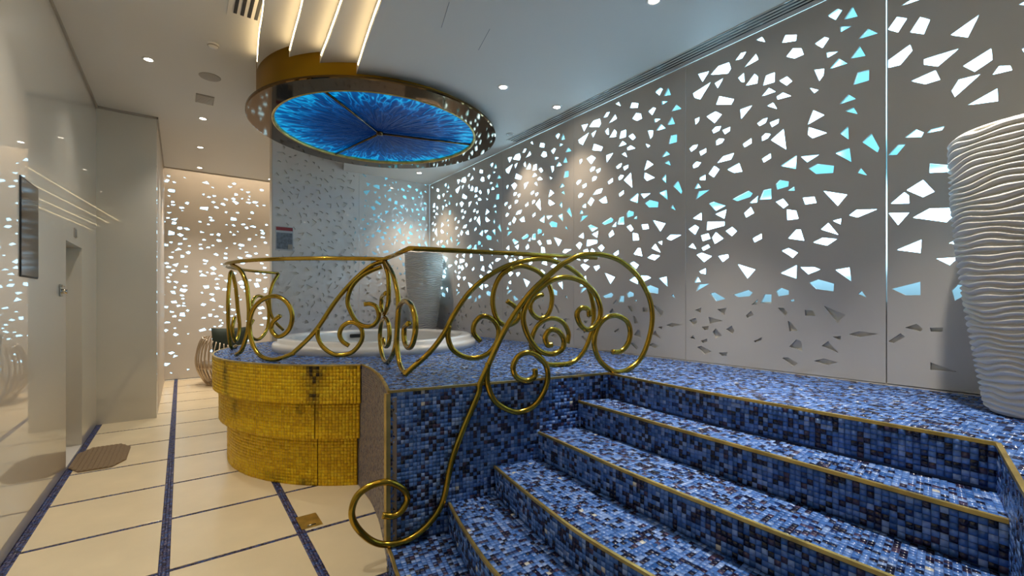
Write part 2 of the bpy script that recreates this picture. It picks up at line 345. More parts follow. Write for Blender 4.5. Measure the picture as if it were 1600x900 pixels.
# ------------------------------------------------------------------ measured shapes
# hole outlines of one perforated panel (metres from its left seam / above the deck), then those of the nearest panel
HOLES_A = """1.168 2.69 1.232 2.708 1.26 2.682 1.219 2.633;1.322 2.678 1.352 2.591 1.27 2.609;1.246 2.57 1.319 2.539 1.249 2.528;1.412 2.476 1.469 2.415 1.356 2.427;0.651 2.751 0.7 2.755 0.723 2.701;0.877 2.684 0.961 2.648 0.954 2.603 0.854 2.633;1.084 2.52 1.149 2.541 1.178 2.518 1.135 2.465;0.933 2.555 0.992 2.528 1.008 2.472 0.945 2.469 0.884 2.51;1.16 2.42 1.238 2.393 1.167 2.377;1.364 2.376 1.398 2.291 1.311 2.309;1.238 2.342 1.293 2.282 1.18 2.29;0.476 2.653 0.527 2.699 0.571 2.688 0.534 2.648;0.651 2.635 0.67 2.58 0.553 2.561;0.249 2.621 0.324 2.67 0.421 2.663 0.438 2.6 0.41 2.569;0.126 2.68 0.237 2.66 0.172 2.588;1.08 2.325 1.147 2.305 1.14 2.256 1.114 2.225;1.352 2.193 1.419 2.185 1.417 2.111 1.327 2.114;0.501 2.494 0.551 2.518 0.555 2.438 0.527 2.449;0.564 2.402 0.639 2.474 0.667 2.436 0.661 2.385;0.731 2.422 0.8 2.421 0.796 2.343 0.708 2.348;0.831 2.34 0.89 2.351 0.927 2.298 0.888 2.279;0.288 2.531 0.371 2.546 0.317 2.474;0.074 2.518 0.254 2.556 0.149 2.436 0.091 2.473;0.753 2.312 0.804 2.262 0.696 2.262;0.861 2.234 0.921 2.184 0.819 2.192 0.812 2.22;1.047 2.202 1.109 2.161 1.08 2.147;0.333 2.399 0.467 2.323 0.44 2.286 0.302 2.332;1.298 2.057 1.343 2.009 1.241 2.005;0.737 2.171 0.786 2.181 0.815 2.119;1.277 1.944 1.328 1.954 1.352 1.898;0.095 2.271 0.144 2.274 0.134 2.239 0.103 2.214;0.209 2.257 0.295 2.275 0.355 2.227 0.288 2.171;0.518 2.216 0.622 2.216 0.527 2.13;0.659 2.051 0.706 2.072 0.745 2.072 0.727 2.034 0.68 2.023;0.759 2.028 0.831 2.034 0.825 2.001 0.776 1.983;0.264 2.114 0.298 2.136 0.35 2.127 0.333 2.093 0.278 2.082;0.359 2.087 0.433 2.094 0.426 2.058 0.383 2.042;0.302 2.008 0.333 2.022 0.38 2.002 0.357 1.974 0.305 1.966;0.865 1.943 0.884 1.773 0.768 1.881;0.696 1.929 0.727 1.95 0.768 1.931 0.745 1.903 0.7 1.892;0.54 1.912 0.613 1.943 0.615 1.899 0.555 1.879;1.074 2.021 1.147 1.959 1.036 1.922;1.043 1.902 1.164 1.821 1.069 1.808 1.036 1.845;1.296 1.829 1.299 1.732 1.246 1.792;1.432 1.735 1.476 1.621 1.466 1.596 1.379 1.691;0.039 2.008 0.074 2.03 0.126 2.025 0.108 1.995 0.058 1.974;0.139 1.955 0.209 1.969 0.207 1.93 0.154 1.913;0.074 1.845 0.11 1.87 0.157 1.849 0.128 1.82 0.079 1.813;0.31 1.806 0.369 1.853 0.467 1.857 0.438 1.806;0.285 1.789 0.333 1.744 0.281 1.684 0.229 1.728;0.403 1.727 0.51 1.759 0.536 1.678 0.467 1.683;0.698 1.747 0.768 1.775 0.77 1.735 0.712 1.711;0.96 1.708 0.954 1.602 0.842 1.653;0.985 1.692 1.117 1.673 1.033 1.634;1.304 1.672 1.316 1.566 1.214 1.659;1.042 1.585 1.102 1.606 1.209 1.566 1.204 1.514 1.092 1.531;1.372 1.509 1.407 1.45 1.351 1.481;0.146 1.714 0.202 1.728 0.199 1.677 0.144 1.689;0.123 1.669 0.157 1.617 0.092 1.618;0.134 1.589 0.242 1.581 0.103 1.516;0.835 1.542 0.903 1.515 0.899 1.477 0.815 1.467 0.806 1.513;0.892 1.444 0.943 1.468 0.945 1.434;0.449 1.458 0.588 1.504 0.624 1.475 0.605 1.449 0.494 1.432;0.712 1.484 0.772 1.486 0.772 1.401 0.68 1.411;0.596 1.398 0.67 1.449 0.659 1.392;1.139 1.395 1.29 1.338 1.232 1.265;0.804 1.372 0.861 1.387 0.899 1.331 0.863 1.309;1.001 1.369 1.081 1.362 1.095 1.313 1.019 1.313;0.234 1.457 0.281 1.465 0.39 1.41 0.298 1.379;0.399 1.377 0.378 1.298 0.293 1.352;0.162 1.387 0.164 1.316 0.071 1.346;0.609 1.364 0.634 1.308 0.568 1.279 0.553 1.321;0.888 1.297 0.956 1.275 0.972 1.211 0.892 1.211;1.301 1.187 1.345 1.22 1.466 1.204 1.352 1.164;1.198 1.163 1.255 1.171 1.249 1.129;1.173 1.151 1.236 1.054 1.124 1.108;0.219 1.294 0.38 1.273 0.38 1.237 0.214 1.215;0.029 1.25 0.097 1.282 0.136 1.251 0.097 1.189;0.157 1.177 0.229 1.187 0.249 1.136 0.172 1.121;0.3 1.19 0.369 1.123 0.29 1.083 0.264 1.144;0.39 1.188 0.449 1.217 0.49 1.174 0.445 1.135;0.074 1.113 0.11 1.054 0.029 1.081;0.162 1.061 0.227 1.087 0.244 1.058 0.179 1.031;0.624 1.097 0.696 1.129 0.698 1.086 0.638 1.061;0.956 1.128 0.988 1.125 1.012 1.036 0.897 1.066;1.135 1.045 1.227 1.024 1.165 0.983 1.071 1.016;0.85 0.973 0.901 0.989 0.967 0.947 0.932 0.908;0.11 1.001 0.162 1.016 0.261 0.975 0.187 0.927;0.321 0.973 0.41 0.981 0.42 0.954 0.364 0.915;0.494 0.89 0.645 0.833 0.581 0.759;0.139 0.847 0.204 0.872 0.204 0.816 0.154 0.825;0.96 0.852 0.958 0.744 0.84 0.794;0.983 0.834 1.08 0.828 1.12 0.807 1.04 0.774;1.304 0.813 1.316 0.71 1.214 0.8;0.123 0.8 0.157 0.745 0.09 0.742;0.136 0.724 0.239 0.728 0.105 0.658;1.045 0.711 1.105 0.734 1.209 0.698 1.206 0.642 1.092 0.661;0.244 0.639 0.288 0.648 0.39 0.59 0.302 0.567;0.456 0.625 0.586 0.665 0.624 0.641 0.598 0.611 0.501 0.603;0.613 0.54 0.667 0.587 0.655 0.54;0.717 0.625 0.774 0.624 0.772 0.549 0.688 0.555;0.808 0.651 0.844 0.677 0.903 0.653 0.903 0.621 0.825 0.607;0.91 0.576 0.938 0.586 0.945 0.57 0.919 0.564;1.375 0.644 1.404 0.595 1.354 0.621;0.097 0.486 0.159 0.511 0.154 0.458;0.314 0.496 0.397 0.509 0.376 0.443;0.568 0.45 0.609 0.486 0.632 0.456 0.577 0.426;0.823 0.514 0.863 0.517 0.897 0.477 0.873 0.454;1.015 0.501 1.071 0.498 1.09 0.458 1.02 0.46;1.144 0.534 1.281 0.472 1.23 0.409;0.037 0.391 0.103 0.414 0.123 0.37 0.076 0.344;0.229 0.425 0.362 0.397 0.242 0.363;0.162 0.331 0.234 0.344 0.229 0.309 0.187 0.304;0.3 0.324 0.357 0.265 0.298 0.232 0.268 0.292;0.394 0.322 0.445 0.355 0.474 0.317 0.449 0.282;0.895 0.414 0.919 0.403 0.969 0.339 0.908 0.332;0.042 0.222 0.079 0.248 0.1 0.213;0.151 0.2 0.214 0.226 0.222 0.203 0.174 0.183;0.632 0.235 0.698 0.271 0.696 0.248 0.645 0.225;0.954 0.268 0.992 0.261 1.001 0.182 0.906 0.21;1.172 0.272 1.236 0.192 1.129 0.234;1.301 0.331 1.364 0.358 1.465 0.344 1.367 0.315;1.201 0.306 1.254 0.317 1.248 0.285;0.118 0.141 0.157 0.156 0.261 0.116 0.192 0.081;0.329 0.108 0.408 0.122 0.399 0.09 0.352 0.083;0.854 0.116 0.897 0.126 0.967 0.086 0.934 0.056;1.08 0.116 1.142 0.142 1.227 0.122 1.164 0.094"""
HOLES_B = """0.075 2.538 0.116 2.551 0.161 2.552 0.179 2.53;0.009 2.415 0.057 2.477 0.11 2.441 0.063 2.37;0.125 2.341 0.175 2.417 0.223 2.375 0.193 2.296;0.318 2.231 0.444 2.294 0.395 2.18;0.011 2.205 0.125 2.261 0.136 2.215 0.075 2.147 0.011 2.154;0.193 2.134 0.358 2.13 0.26 2.059 0.193 2.099;0.374 2.014 0.494 2.069 0.499 1.999 0.425 1.958;0.129 2.018 0.249 2.04 0.271 1.971 0.2 1.97;0.323 1.88 0.355 1.938 0.45 1.934 0.338 1.837;0.499 1.91 0.525 1.951 0.57 1.935 0.577 1.905;0.393 1.767 0.519 1.822 0.521 1.746;0.099 1.655 0.156 1.693 0.193 1.661 0.181 1.634;0.208 1.652 0.228 1.67 0.292 1.671 0.279 1.649;0.009 1.561 0.063 1.617 0.102 1.61 0.057 1.552;0.222 1.453 0.313 1.42 0.313 1.378 0.219 1.393;0.106 1.305 0.189 1.355 0.244 1.268 0.189 1.243;0.602 2.27 0.641 2.281 0.641 2.245;0.613 2.011 0.641 2.012 0.632 1.97;0.023 1.229 0.095 1.294 0.119 1.266 0.121 1.215;0.012 1.168 0.121 1.154 0.063 1.078;0.137 1.118 0.22 1.165 0.313 1.153 0.327 1.093 0.301 1.065;0.055 0.914 0.182 0.969 0.177 0.883;0.251 0.841 0.355 0.842 0.315 0.794;0.309 0.932 0.355 0.956 0.359 0.919;0.028 0.653 0.176 0.697 0.177 0.61 0.103 0.608;0.324 0.636 0.35 0.672 0.381 0.666 0.378 0.603 0.338 0.572;0.099 0.394 0.157 0.422 0.189 0.39 0.176 0.372;0.222 0.4 0.286 0.403 0.28 0.377 0.226 0.375;0.012 0.297 0.077 0.355 0.099 0.334 0.039 0.287;0.224 0.178 0.347 0.133 0.224 0.129;0.412 0.09 0.444 0.095 0.444 0.01"""
RAIL_S3 = """-0.04 1.158 -0.001 1.195 0.144 1.314 0.261 1.456 0.347 1.611 0.47 1.777 0.615 1.898 0.804 1.999 1.001 2.054 1.166 2.066 1.337 2.026 1.492 1.946 1.596 1.834 1.652 1.672 1.659 1.546 1.64 1.441 1.56 1.272 1.447 1.174 1.293 1.133 1.145 1.182 1.031 1.297 1.031 1.405 1.093 1.511 1.208 1.56 1.326 1.528 1.391 1.43 1.38 1.336;0.304 1.52 0.295 1.43 0.329 1.338 0.417 1.276 0.524 1.256 0.633 1.29 0.708 1.381 0.718 1.485 0.661 1.564 0.578 1.587 0.515 1.532 0.506 1.457 0.563 1.387;0.842 1.991 0.737 1.91 0.68 1.796 0.671 1.676 0.708 1.563 0.784 1.509 0.872 1.534 0.911 1.595 0.872 1.661 0.794 1.71;0.784 1.946 0.862 1.987 0.961 1.999 1.103 1.949 1.191 1.847 1.225 1.728 1.187 1.6 1.103 1.56 1.031 1.606 1.013 1.678 1.058 1.737 1.134 1.765"""
RAIL_S2 = """0.04 2.083 0.355 1.952 0.542 1.799 0.601 1.669 0.572 1.514 0.542 1.357 0.63 1.211 0.768 1.132 0.826 1.129;0.595 1.643 0.542 1.461 0.451 1.296 0.164 1.133 -0.075 1.17 -0.221 1.323 -0.18 1.463 0.002 1.549 0.185 1.51 0.241 1.401 0.171 1.311 0.025 1.291 -0.052 1.351;0.002 2.067 0.171 1.948 0.206 1.82 0.171 1.679 -0.021 1.582 -0.147 1.647 -0.115 1.745 0.077 1.782;0.542 1.513 0.618 1.644 0.741 1.695 0.872 1.708 1.033 1.673 1.141 1.585 1.141 1.485 1.051 1.388 0.923 1.359 0.811 1.404 0.811 1.501 0.957 1.541"""
RAIL_S1 = """251.5 2.082 247.9 2.043 244.1 1.954 239.9 1.823 236 1.678 231.1 1.462 227.5 1.346 223.2 1.236 222.2 1.215 215.7 1.149 209.5 1.188 205.2 1.319 204 1.496 206.7 1.648 212.1 1.737 216.9 1.75 220.7 1.69 222.5 1.571 221.2 1.439 217.4 1.373 214.5 1.436 215.2 1.509 218 1.57;231.1 1.455 231.1 1.376 232.6 1.29 235.5 1.225 238.4 1.21 241.8 1.237 244.4 1.33 244.8 1.417 243.7 1.483 241.3 1.512 238.9 1.476 237.9 1.404 238.7 1.339 240.8 1.295;250.8 2.03 247 1.984 243.7 1.917 241.3 1.823 240.3 1.707 241.3 1.606 243.2 1.512 246 1.472 248.4 1.488 249.8 1.561 249.1 1.649 247.4 1.681 245.3 1.678"""
RAIL_S0n = """190.4 2.081 198.1 2.013 201.9 1.884 203.3 1.717 203.7 1.579 202.9 1.412 199.1 1.226 194.7 1.168"""
RAIL_S0f = """155.7 1.053 161.7 1.165 165.6 1.357 166.8 1.555 166.8 1.718 165.1 1.883 161.7 2.053 156.5 1.891 154.2 1.632 152.2 1.367 155.7 1.217 159.3 1.294 159.8 1.414 157.3 1.513;124.7 2.092 128.1 1.958 130.1 1.798 130.3 1.681 129.4 1.523 126.4 1.4 122.2 1.293;142.8 1.645 140.2 1.747 136.3 1.773 132.1 1.7 130.8 1.524 132.1 1.311 137.2 1.197 142.3 1.238 144.4 1.353 141.2 1.459"""
RAIL_S4 = """1.723 1.306 1.808 1.308 1.878 1.368 1.902 1.455 1.87 1.544 1.777 1.59 1.685 1.585 1.61 1.537 1.566 1.465 1.551 1.369 1.596 1.257 1.685 1.179 1.777 1.142 1.886 1.16 1.999 1.229 2.081 1.36 2.131 1.539 2.114 1.695 2.048 1.823 1.95 1.936 1.808 2.026 1.67 2.064 1.537 2.07 1.408 2.053 1.31 2.007 1.234 1.964 1.09 1.85 0.985 1.756 0.882 1.634 0.799 1.515 0.734 1.398 0.67 1.268 0.607 1.141 0.592 1.069 0.488 0.851 0.403 0.636 0.345 0.389 0.256 0.265 0.13 0.191 -0.006 0.183 -0.108 0.229 -0.193 0.329 -0.224 0.424 -0.193 0.521 -0.108 0.572 -0.006 0.574 0.084 0.515 0.112 0.449 0.077 0.379 0.024 0.356 -0.043 0.372;1.174 1.387 1.137 1.386 1.118 1.443 1.158 1.495 1.227 1.485 1.274 1.423 1.264 1.352 1.178 1.317 1.065 1.35 0.974 1.462 0.937 1.586 0.971 1.696 1.049 1.78 1.161 1.856 1.269 1.885 1.38 1.876 1.479 1.834 1.566 1.756 1.61 1.647 1.596 1.562 1.537 1.502 1.472 1.492 1.415 1.541 1.394 1.613 1.433 1.654 1.493 1.645 1.508 1.59;0.667 1.283 0.659 1.21 0.665 1.121 0.718 1.013 0.816 0.944 0.916 0.918 1.037 0.96 1.125 1.084 1.134 1.209 1.072 1.298 0.985 1.338 0.899 1.315 0.857 1.242 0.882 1.172 0.959 1.136 1.028 1.162 1.033 1.218"""

DECK = 1.138; XR = 3.87; YB = 7.96; XL = -.94; ZL = 4.39; ZR_ = 3.95; CX, CY = 2.07, 5.71
PW = 1.513; SEAM = .965

# ------------------------------------------------------------------ floor
floor = box('floor', -1.6, 4.1, -2.6, 12.6, -.12, -.012, M['grout'])
tag(floor, 'cream tiled floor with thin dark blue mosaic strips', 'floor', kind='structure')
xs = [(-.88, -.119), (-.059, .687), (.747, 1.5), (1.56, 2.3), (2.36, 3.1)]
y0, dy = 3.59, .845
ME = {}
quads = []
for c, (a, b) in enumerate(xs):
    for k in range(-5, 11):
        ya, yb = y0+dy*k+.018, min(y0+dy*(k+1)-.018, 12.2)
        if yb-ya < .1: continue
        if a > .7 and (yb < 3.0 or ya > 4.6 and ya < 7.6): continue      # under the stairs and platform
        if a > 1.5 and ya < 7.6: continue
        key = (round(b-a, 3), round(yb-ya, 3))
        if key not in ME:
            bm = box_vf(0, b-a, 0, yb-ya, -.014, 0, .0025); ME[key] = bpy.data.meshes.new('floor_tile'); bm.to_mesh(ME[key]); bm.free(); ME[key].materials.append(M['tile'])
        o = bpy.data.objects.new('floor_tile', ME[key]); COL.objects.link(o); o.parent = floor; o.location = (a, ya, 0)
        if a < 1.5:   # cross strip mosaic
            quads.append(quads_between([(a-.0, ya-.036, -.006), (b, ya-.036, -.006)], [(a, ya, -.006), (b, ya, -.006)], .018))
for xa, xb, n in [(XL, -.88, 3), (-.119, -.059, 3), (.687, .747, 3)]:
    quads.append(quads_between([(xb, -1, -.006), (xb, 12.2, -.006)], [(xa, -1, -.006), (xa, 12.2, -.006)], .02))
o = mesh_obj('mosaic_strip', tess_mesh('mosaic_strip', np.concatenate(quads)), M['mosaic_floor'], floor); o['kind'] = 'stuff'

# ------------------------------------------------------------------ left wall with doorway
wl = empty('wall_left', (XL, 4, 0), 'glossy cream left wall with a recessed doorway', 'wall', kind='structure')
D0, D1, DT = 6.35, 7.26, 2.325
seams = [-2.6, -.2, 2.3, D0]
for a, b in zip(seams[:-1], seams[1:]):
    box('wall_panel', XL-.16, XL, a+.0008, b-.0008, 0, ZL, M['wall'], wl)
box('wall_panel', XL-.16, XL, D0, D1, DT, ZL, M['wall'], wl)
box('wall_panel', XL-.16, XL, D1, 8.38, 0, ZL, M['wall'], wl)
box('door_leaf', XL-.22, XL-.17, D0-.05, D1+.05, 0, DT+.05, M['plain'], wl)
box('threshold', XL-.17, XL-.0, D0+.005, D1-.005, -.012, .02, M['white'], wl)
box('ceiling_shadow_gap', XL+.0, XL+.018, -2.6, 8.38, ZL-.03, ZL, M['grille'], wl)
wc = empty('wall_corridor', (-.6, 8.4, 0), 'cream wall projecting into the corridor past the doorway', 'wall', kind='structure')
box('wall_face', XL-.16, -.287, 8.38, 8.5, 0, ZL, M['wall'], wc)
box('wall_side', -.42, -.287, 8.5, 12.3, 0, ZL, M['plain'], wc)
box('ceiling_shadow_gap', XL, -.27, 8.362, 8.38, ZL-.03, ZL, M['grille'], wc)
box('ceiling_shadow_gap', -.287, -.27, 8.362, 11.4, ZL-.03, ZL, M['grille'], wc)
o = box('wall_near', -1.6, 4.1, -2.75, -2.6, 0, ZL+.1, M['plain']); tag(o, 'plain cream wall behind the viewer', 'wall', kind='structure')

# ------------------------------------------------------------------ right wall: perforated backlit panels
HA = parse(HOLES_A); HB = parse(HOLES_B)
HT = ZR_-DECK
wr = empty('wall_right', (XR, 3.5, DECK), 'perforated white backlit panels along the right side of the deck', 'wall', kind='structure')
def right_panel(name, holes, ya, yb, y_ref):
    """panel between Y=ya (far) and yb (near); hole u is measured from y_ref toward the viewer"""
    g = .0018 if y_ref > 1 else .005; u0 = y_ref-ya+g; u1 = y_ref-yb-g
    hs = [h for h in holes if all(u0+.003 < p[0] < u1-.003 and .012 < p[1] < HT-.02 for p in h)]
    V, F = holed_sheet([(u0, .004), (u1, .004), (u1, HT-.004), (u0, HT-.004)], hs, .022, lambda u, v, d: (XR+d, y_ref-u, DECK+v))
    return mesh_obj(name, pyd(name, V, F), M['panel'], wr)
p0 = right_panel('perforated_panel', HA, SEAM+PW, SEAM, SEAM+PW)
for k in range(1, 4):
    o = bpy.data.objects.new('perforated_panel', p0.data); COL.objects.link(o); o.parent = wr
    o.matrix_parent_inverse = p0.matrix_parent_inverse; o.location = (0, PW*k, 0)
right_panel('perforated_panel', HA, YB, SEAM+PW*4, SEAM+PW*5)
near = list(HB)
for h in HA:      # the part of the nearest panel that the photograph does not show
    if min(p[0] for p in h) > .70: near.append(h)
right_panel('perforated_panel', near, SEAM, SEAM-PW, SEAM)
right_panel('perforated_panel', HA, SEAM-PW, -2.6, SEAM-PW)
me = pyd('backlight', [(XR+.075, 8.05, 1.70), (XR+.075, -2.6, 1.70), (XR+.075, -2.6, 3.96), (XR+.075, 8.05, 3.96)], [(0, 3, 2, 1)])
mesh_obj('backlight', me, M['backlight'], wr)
box('backing_board', XR+.026, XR+.04, -2.6, 8.05, DECK, 1.70, M['backing'], wr)
box('backing_shell', XR+.09, XR+.2, -2.6, 8.1, 0, ZL, M['backing'], wr)
box('skirting', XR-.0, XR+.02, -2.6, YB, DECK-.01, DECK+.010, M['white'], wr)

# ------------------------------------------------------------------ back wall
wb = empty('wall_back', (2.5, YB, DECK), 'perforated pale panels behind the tub', 'wall', kind='structure')
XB0 = 1.163; bw = (XR-XB0)/2
def back_panel(xa, xb, mirror):
    g = .001; wdt = xb-xa; HTB = ZL-DECK
    hs = []
    for h in HA:
        q = [((PW-p[0] if mirror else p[0])/PW*wdt, p[1]) for p in h]
        c0 = sum(p[0] for p in q)/len(q); c1 = sum(p[1] for p in q)/len(q); q = [(c0+(x-c0)*.8, c1+(y-c1)*.8) for x, y in q]
        if all(.03 < p[0] < wdt-.03 and .02 < p[1] < HTB-.05 for p in q): hs.append(q)
        if max(p[1] for p in h) < .87+.9 and min(p[1] for p in h) > .9:          # the pattern repeats above
            q2 = [(x, y+1.73) for x, y in q]
            if all(.03 < p[0] < wdt-.03 and 2.80 < p[1] < HTB-.03 for p in q2): hs.append(q2)
    r = random.Random(int(xa*100)); bb = [(min(p[0] for p in h), max(p[0] for p in h), min(p[1] for p in h), max(p[1] for p in h)) for h in hs]
    for _ in range(700):                                   # smaller cuts scattered between the large ones
        a = r.uniform(.018, .05); b = a*r.uniform(.35, .8); x = r.uniform(.06, wdt-.06); zc = r.uniform(.1, HTB-.1); m = .012
        if any(x-a-m < q[1] and x+a+m > q[0] and zc-a-m < q[3] and zc+a+m > q[2] for q in bb): continue
        n = r.choice((3, 4, 4, 5)); t0 = r.uniform(0, 6.28); rot = r.uniform(-1.2, 1.2); th = [t0+6.2832*(i+r.uniform(-.25, .25))/n for i in range(n)]
        hs.append([(x+a*math.cos(t)*math.cos(rot)-b*math.sin(t)*math.sin(rot), zc+a*math.cos(t)*math.sin(rot)+b*math.sin(t)*math.cos(rot)) for t in th])
        bb.append((x-a, x+a, zc-a, zc+a))
        if len(hs) > 260: break
    V, F = holed_sheet([(g, .004), (wdt-g, .004), (wdt-g, HTB-.01), (g, HTB-.01)], hs, .022, lambda u, v, d: (xa+u, YB+d, DECK+v))
    return mesh_obj('perforated_panel', pyd('perforated_panel', V, F), M['panel_gloss'], wb)
back_panel(XB0, XB0+bw, True); back_panel(XB0+bw, XR, False)
me = pyd('backlight', [(XB0+.02, YB+.06, 2.2), (XR+.06, YB+.06, 2.2), (XR+.06, YB+.06, ZL), (XB0+.02, YB+.06, ZL)], [(0, 1, 2, 3)])
mesh_obj('backlight', me, M['backlight_back'], wb)
box('backing_board', XB0+.02, XR, YB+.026, YB+.04, DECK, 2.2, M['backing'], wb)
box('backing_board', XB0+.02, 2.45, YB+.026, YB+.04, 2.2, ZL-.01, M['backing'], wb)
box('wall_core', XB0, XR+.1, YB+.07, YB+.2, 0, ZL, M['plain'], wb)
box('wall_end', XB0-.012, XB0, YB-.004, YB+.2, 0, ZL, M['plain'], wb)
box('wall_foot', XB0, XR, YB-.0, YB+.07, 0, DECK, M['plain'], wb)

# ------------------------------------------------------------------ far corridor wall
wf = empty('wall_far', (.8, 12.2, 0), 'perforated backlit wall at the far end of the corridor', 'wall', kind='structure')
def far_panel(x0, x1, seed):
    r = random.Random(seed); hs = []; cs = []; tries = 0; wdt = x1-x0
    while len(cs) < int(wdt*4.3*25) and tries < 9000:
        tries += 1
        big = r.random() < .3
        a = r.uniform(.055, .085) if big else r.uniform(.028, .055); b = a*r.uniform(.4, .75)
        x = r.uniform(.06+a, wdt-.06-a); z = r.uniform(.12, 4.45)
        if z < 1.0 and r.random() < .55: continue
        if any(abs(x-c[0]) < (a+c[2])*.95+.012 and abs(z-c[1]) < (b+c[3])*.95+.012 for c in cs): continue
        n = r.choice((3, 4, 4, 4, 5)); t0 = r.uniform(0, 6.28); rot = r.uniform(-.5, .3)
        th = [t0+6.2832*(i+r.uniform(-.28, .28))/n for i in range(n)]
        q = [(a*math.cos(t), b*math.sin(t)) for t in th]
        hs.append([(x+u*math.cos(rot)-v*math.sin(rot)*.6, z+u*math.sin(rot)*.6+v*math.cos(rot)) for u, v in q]); cs.append((x, z, a, b))
    V, F = holed_sheet([(0, .01), (wdt, .01), (wdt, 4.75), (0, 4.75)], hs, .022, lambda u, v, d: (x0+u, 12.2+d, v))
    return mesh_obj('perforated_panel', pyd('perforated_panel', V, F), M['panel'], wf)
far_panel(-.44, .24, 3); far_panel(.24, 1.76, 5); far_panel(1.76, 3.2, 8)
me = pyd('backlight', [(-.44, 12.26, .02), (3.2, 12.26, .02), (3.2, 12.26, 4.7), (-.44, 12.26, 4.7)], [(0, 1, 2, 3)])
mesh_obj('backlight', me, M['backlight_far'], wf)
box('backing_shell', -.5, 3.4, 12.27, 12.35, 0, 4.8, M['backing'], wf)
o = box('wall_alcove', 3.2, 3.3, YB+.2, 12.3, 0, 4.8, M['plain']); tag(o, 'plain side wall of the seating alcove behind the back wall', 'wall', kind='structure')

# ------------------------------------------------------------------ ceiling: upper slab and four stepped layers around the drum
ceil = box('ceiling', -1.1, 4.1, -2.75, 11.4, ZL, ZL+.2, M['ceiling'])
tag(ceil, 'white ceiling stepping down in curved layers with warm coves', 'ceiling', kind='structure')
box('cove_lid', -1.1, 4.1, 11.4, 12.4, ZL+.42, ZL+.5, M['ceiling'], ceil)
box('cove_edge', -.29, 3.2, 11.40, 11.43, ZL-.012, ZL+.42, M['ceiling'], ceil)
box('cove_light', -.28, 3.1, 11.46, 11.50, ZL+.36, ZL+.40, mat('added_far_led', (1, 1, 1, 1), .3, emit=(srgb(255, 226, 190), 12)), ceil)  # unseen strip added in the pocket to brighten the far wall
box('cove_gap', -.29, 3.2, 11.36, 11.40, ZL-.014, ZL+.001, M['grille'], ceil)
DR = 1.39
EDGES = [(4.28, [(-.22, -2.6), (.02, -.5), (.22, 1.2), (.40, 2.8), (.573, 4.355), (.617, 5.02)], 180, 1.95),
         (4.17, [(.0, -2.6), (.26, -.5), (.48, 1.2), (.66, 2.6), (.807, 3.961), (.852, 4.593)], 211, 2.05),
         (4.06, [(.24, -2.6), (.52, -.5), (.74, 1.2), (.91, 2.5), (1.016, 3.55), (1.072, 4.219)], 226, 2.15),
         (3.95, [(.46, -2.6), (.72, -.5), (.94, 1.2), (1.09, 2.4), (1.206, 3.277), (1.286, 3.828)], 241, 2.25)]
for z, e, adeg, xb in EDGES:
    end = (CX+DR*math.cos(math.radians(adeg)), CY+DR*math.sin(math.radians(adeg)))
    path = [(p.x, p.y) for p in smooth_path([(x, y, 0) for x, y in e+[end]], 6)]
    arc = [(CX+(DR-.05)*math.cos(math.radians(t)), CY+(DR-.05)*math.sin(math.radians(t))) for t in np.linspace(adeg-1, 92, 24)]
    poly = path+arc+[(xb, YB), (XR, YB), (XR, -2.6)]
    prism_obj('ceiling_layer', poly, z, z+.1085, M['ceiling'], ceil)
    # LED strip tucked under the layer above, shining sideways across it
    V = []; F = []
    pp = path[:-1]
    for i, (x, y) in enumerate(pp):
        V += [(x-.006, y, z+.034), (x-.006, y, z+.049), (x+.002, y, z+.049), (x+.002, y, z+.034)]
        if i:
            b = (i-1)*4; F += [(b+j, b+(j+1) % 4, b+4+(j+1) % 4, b+4+j) for j in range(4)]
    mesh_obj('cove_light', pyd('cove_light', V, F), M['led'], ceil)
for (x0, ya, x1, yb) in [(1.62, 3.0, 1.72, 3.32), (2.05, 3.1, 2.14, 3.42)]:
    V, F = tube([(x0, ya, ZR_-.001), (x1, yb, ZR_-.0005)], .0015, 6); mesh_obj('access_seam', pyd('access_seam', V, F), M['seam'], ceil)

# ------------------------------------------------------------------ medallion: gold drum, bronze ring, blue glass
med = empty('ceiling_medallion', (CX, CY, 3.86), 'round bronze ring with backlit blue glass and three spokes above the tub', 'ceiling light')
def local_part(name, me, m, parent, kind=None):
    o = mesh_obj(name, me, m, parent, world=False)
    return o
local_part('drum', lathe('drum', [(DR-.02, .0), (DR, .02), (DR, .53)], 96), M['gold'], med)
local_part('ring', lathe('ring', [(1.22, .05), (1.22, .004), (1.235, -.004), (1.485, -.004), (1.5, .002), (1.5, .022), (1.37, .024)], 128, False), M['bronze'], med)
local_part('inner_bead', lathe('inner_bead', [(1.218, .05), (1.205, .03), (1.205, .0), (1.222, -.012), (1.236, -.006)], 128), M['trim'], med)
hub = Vector((0, .05, 0))
sp = [math.atan2(4.897-CY, 1.2-CX), math.atan2(5.351-CY, 3.28-CX), math.atan2(6.844-CY, 1.846-CX)]
sp = sorted(t % (2*math.pi) for t in sp)
for i in range(3):
    a, b = sp[i], sp[(i+1) % 3]
    if b < a: b += 2*math.pi
    V = [(0, 0, .03)]; F = []; n = 26; R_ = 10
    for j in range(1, R_+1):
        for k in range(n+1):
            t = a+(b-a)*k/n; r = 1.215*j/R_; V.append((r*math.cos(t), r*math.sin(t), .03+.006*math.sin(t*31+r*9)*(j/R_)))
    for k in range(n): F.append((0, 1+k+1, 1+k))
    for j in range(R_-1):
        for k in range(n):
            q = 1+j*(n+1)+k; F.append((q, q+1, q+n+2, q+n+1))
    local_part('glass_panel', pyd('glass_panel', V, F, True), M['glass'], med)
    V, F = tube([(0, 0, .012), (1.22*math.cos(a), 1.22*math.sin(a), .012)], .014, 8)
    local_part('spoke', pyd('spoke', V, F, True), M['bronze'], med)
local_part('hub', lathe('hub', [(.0, -.012), (.035, -.008), (.045, .01), (.045, .03)], 24), M['bronze'], med)

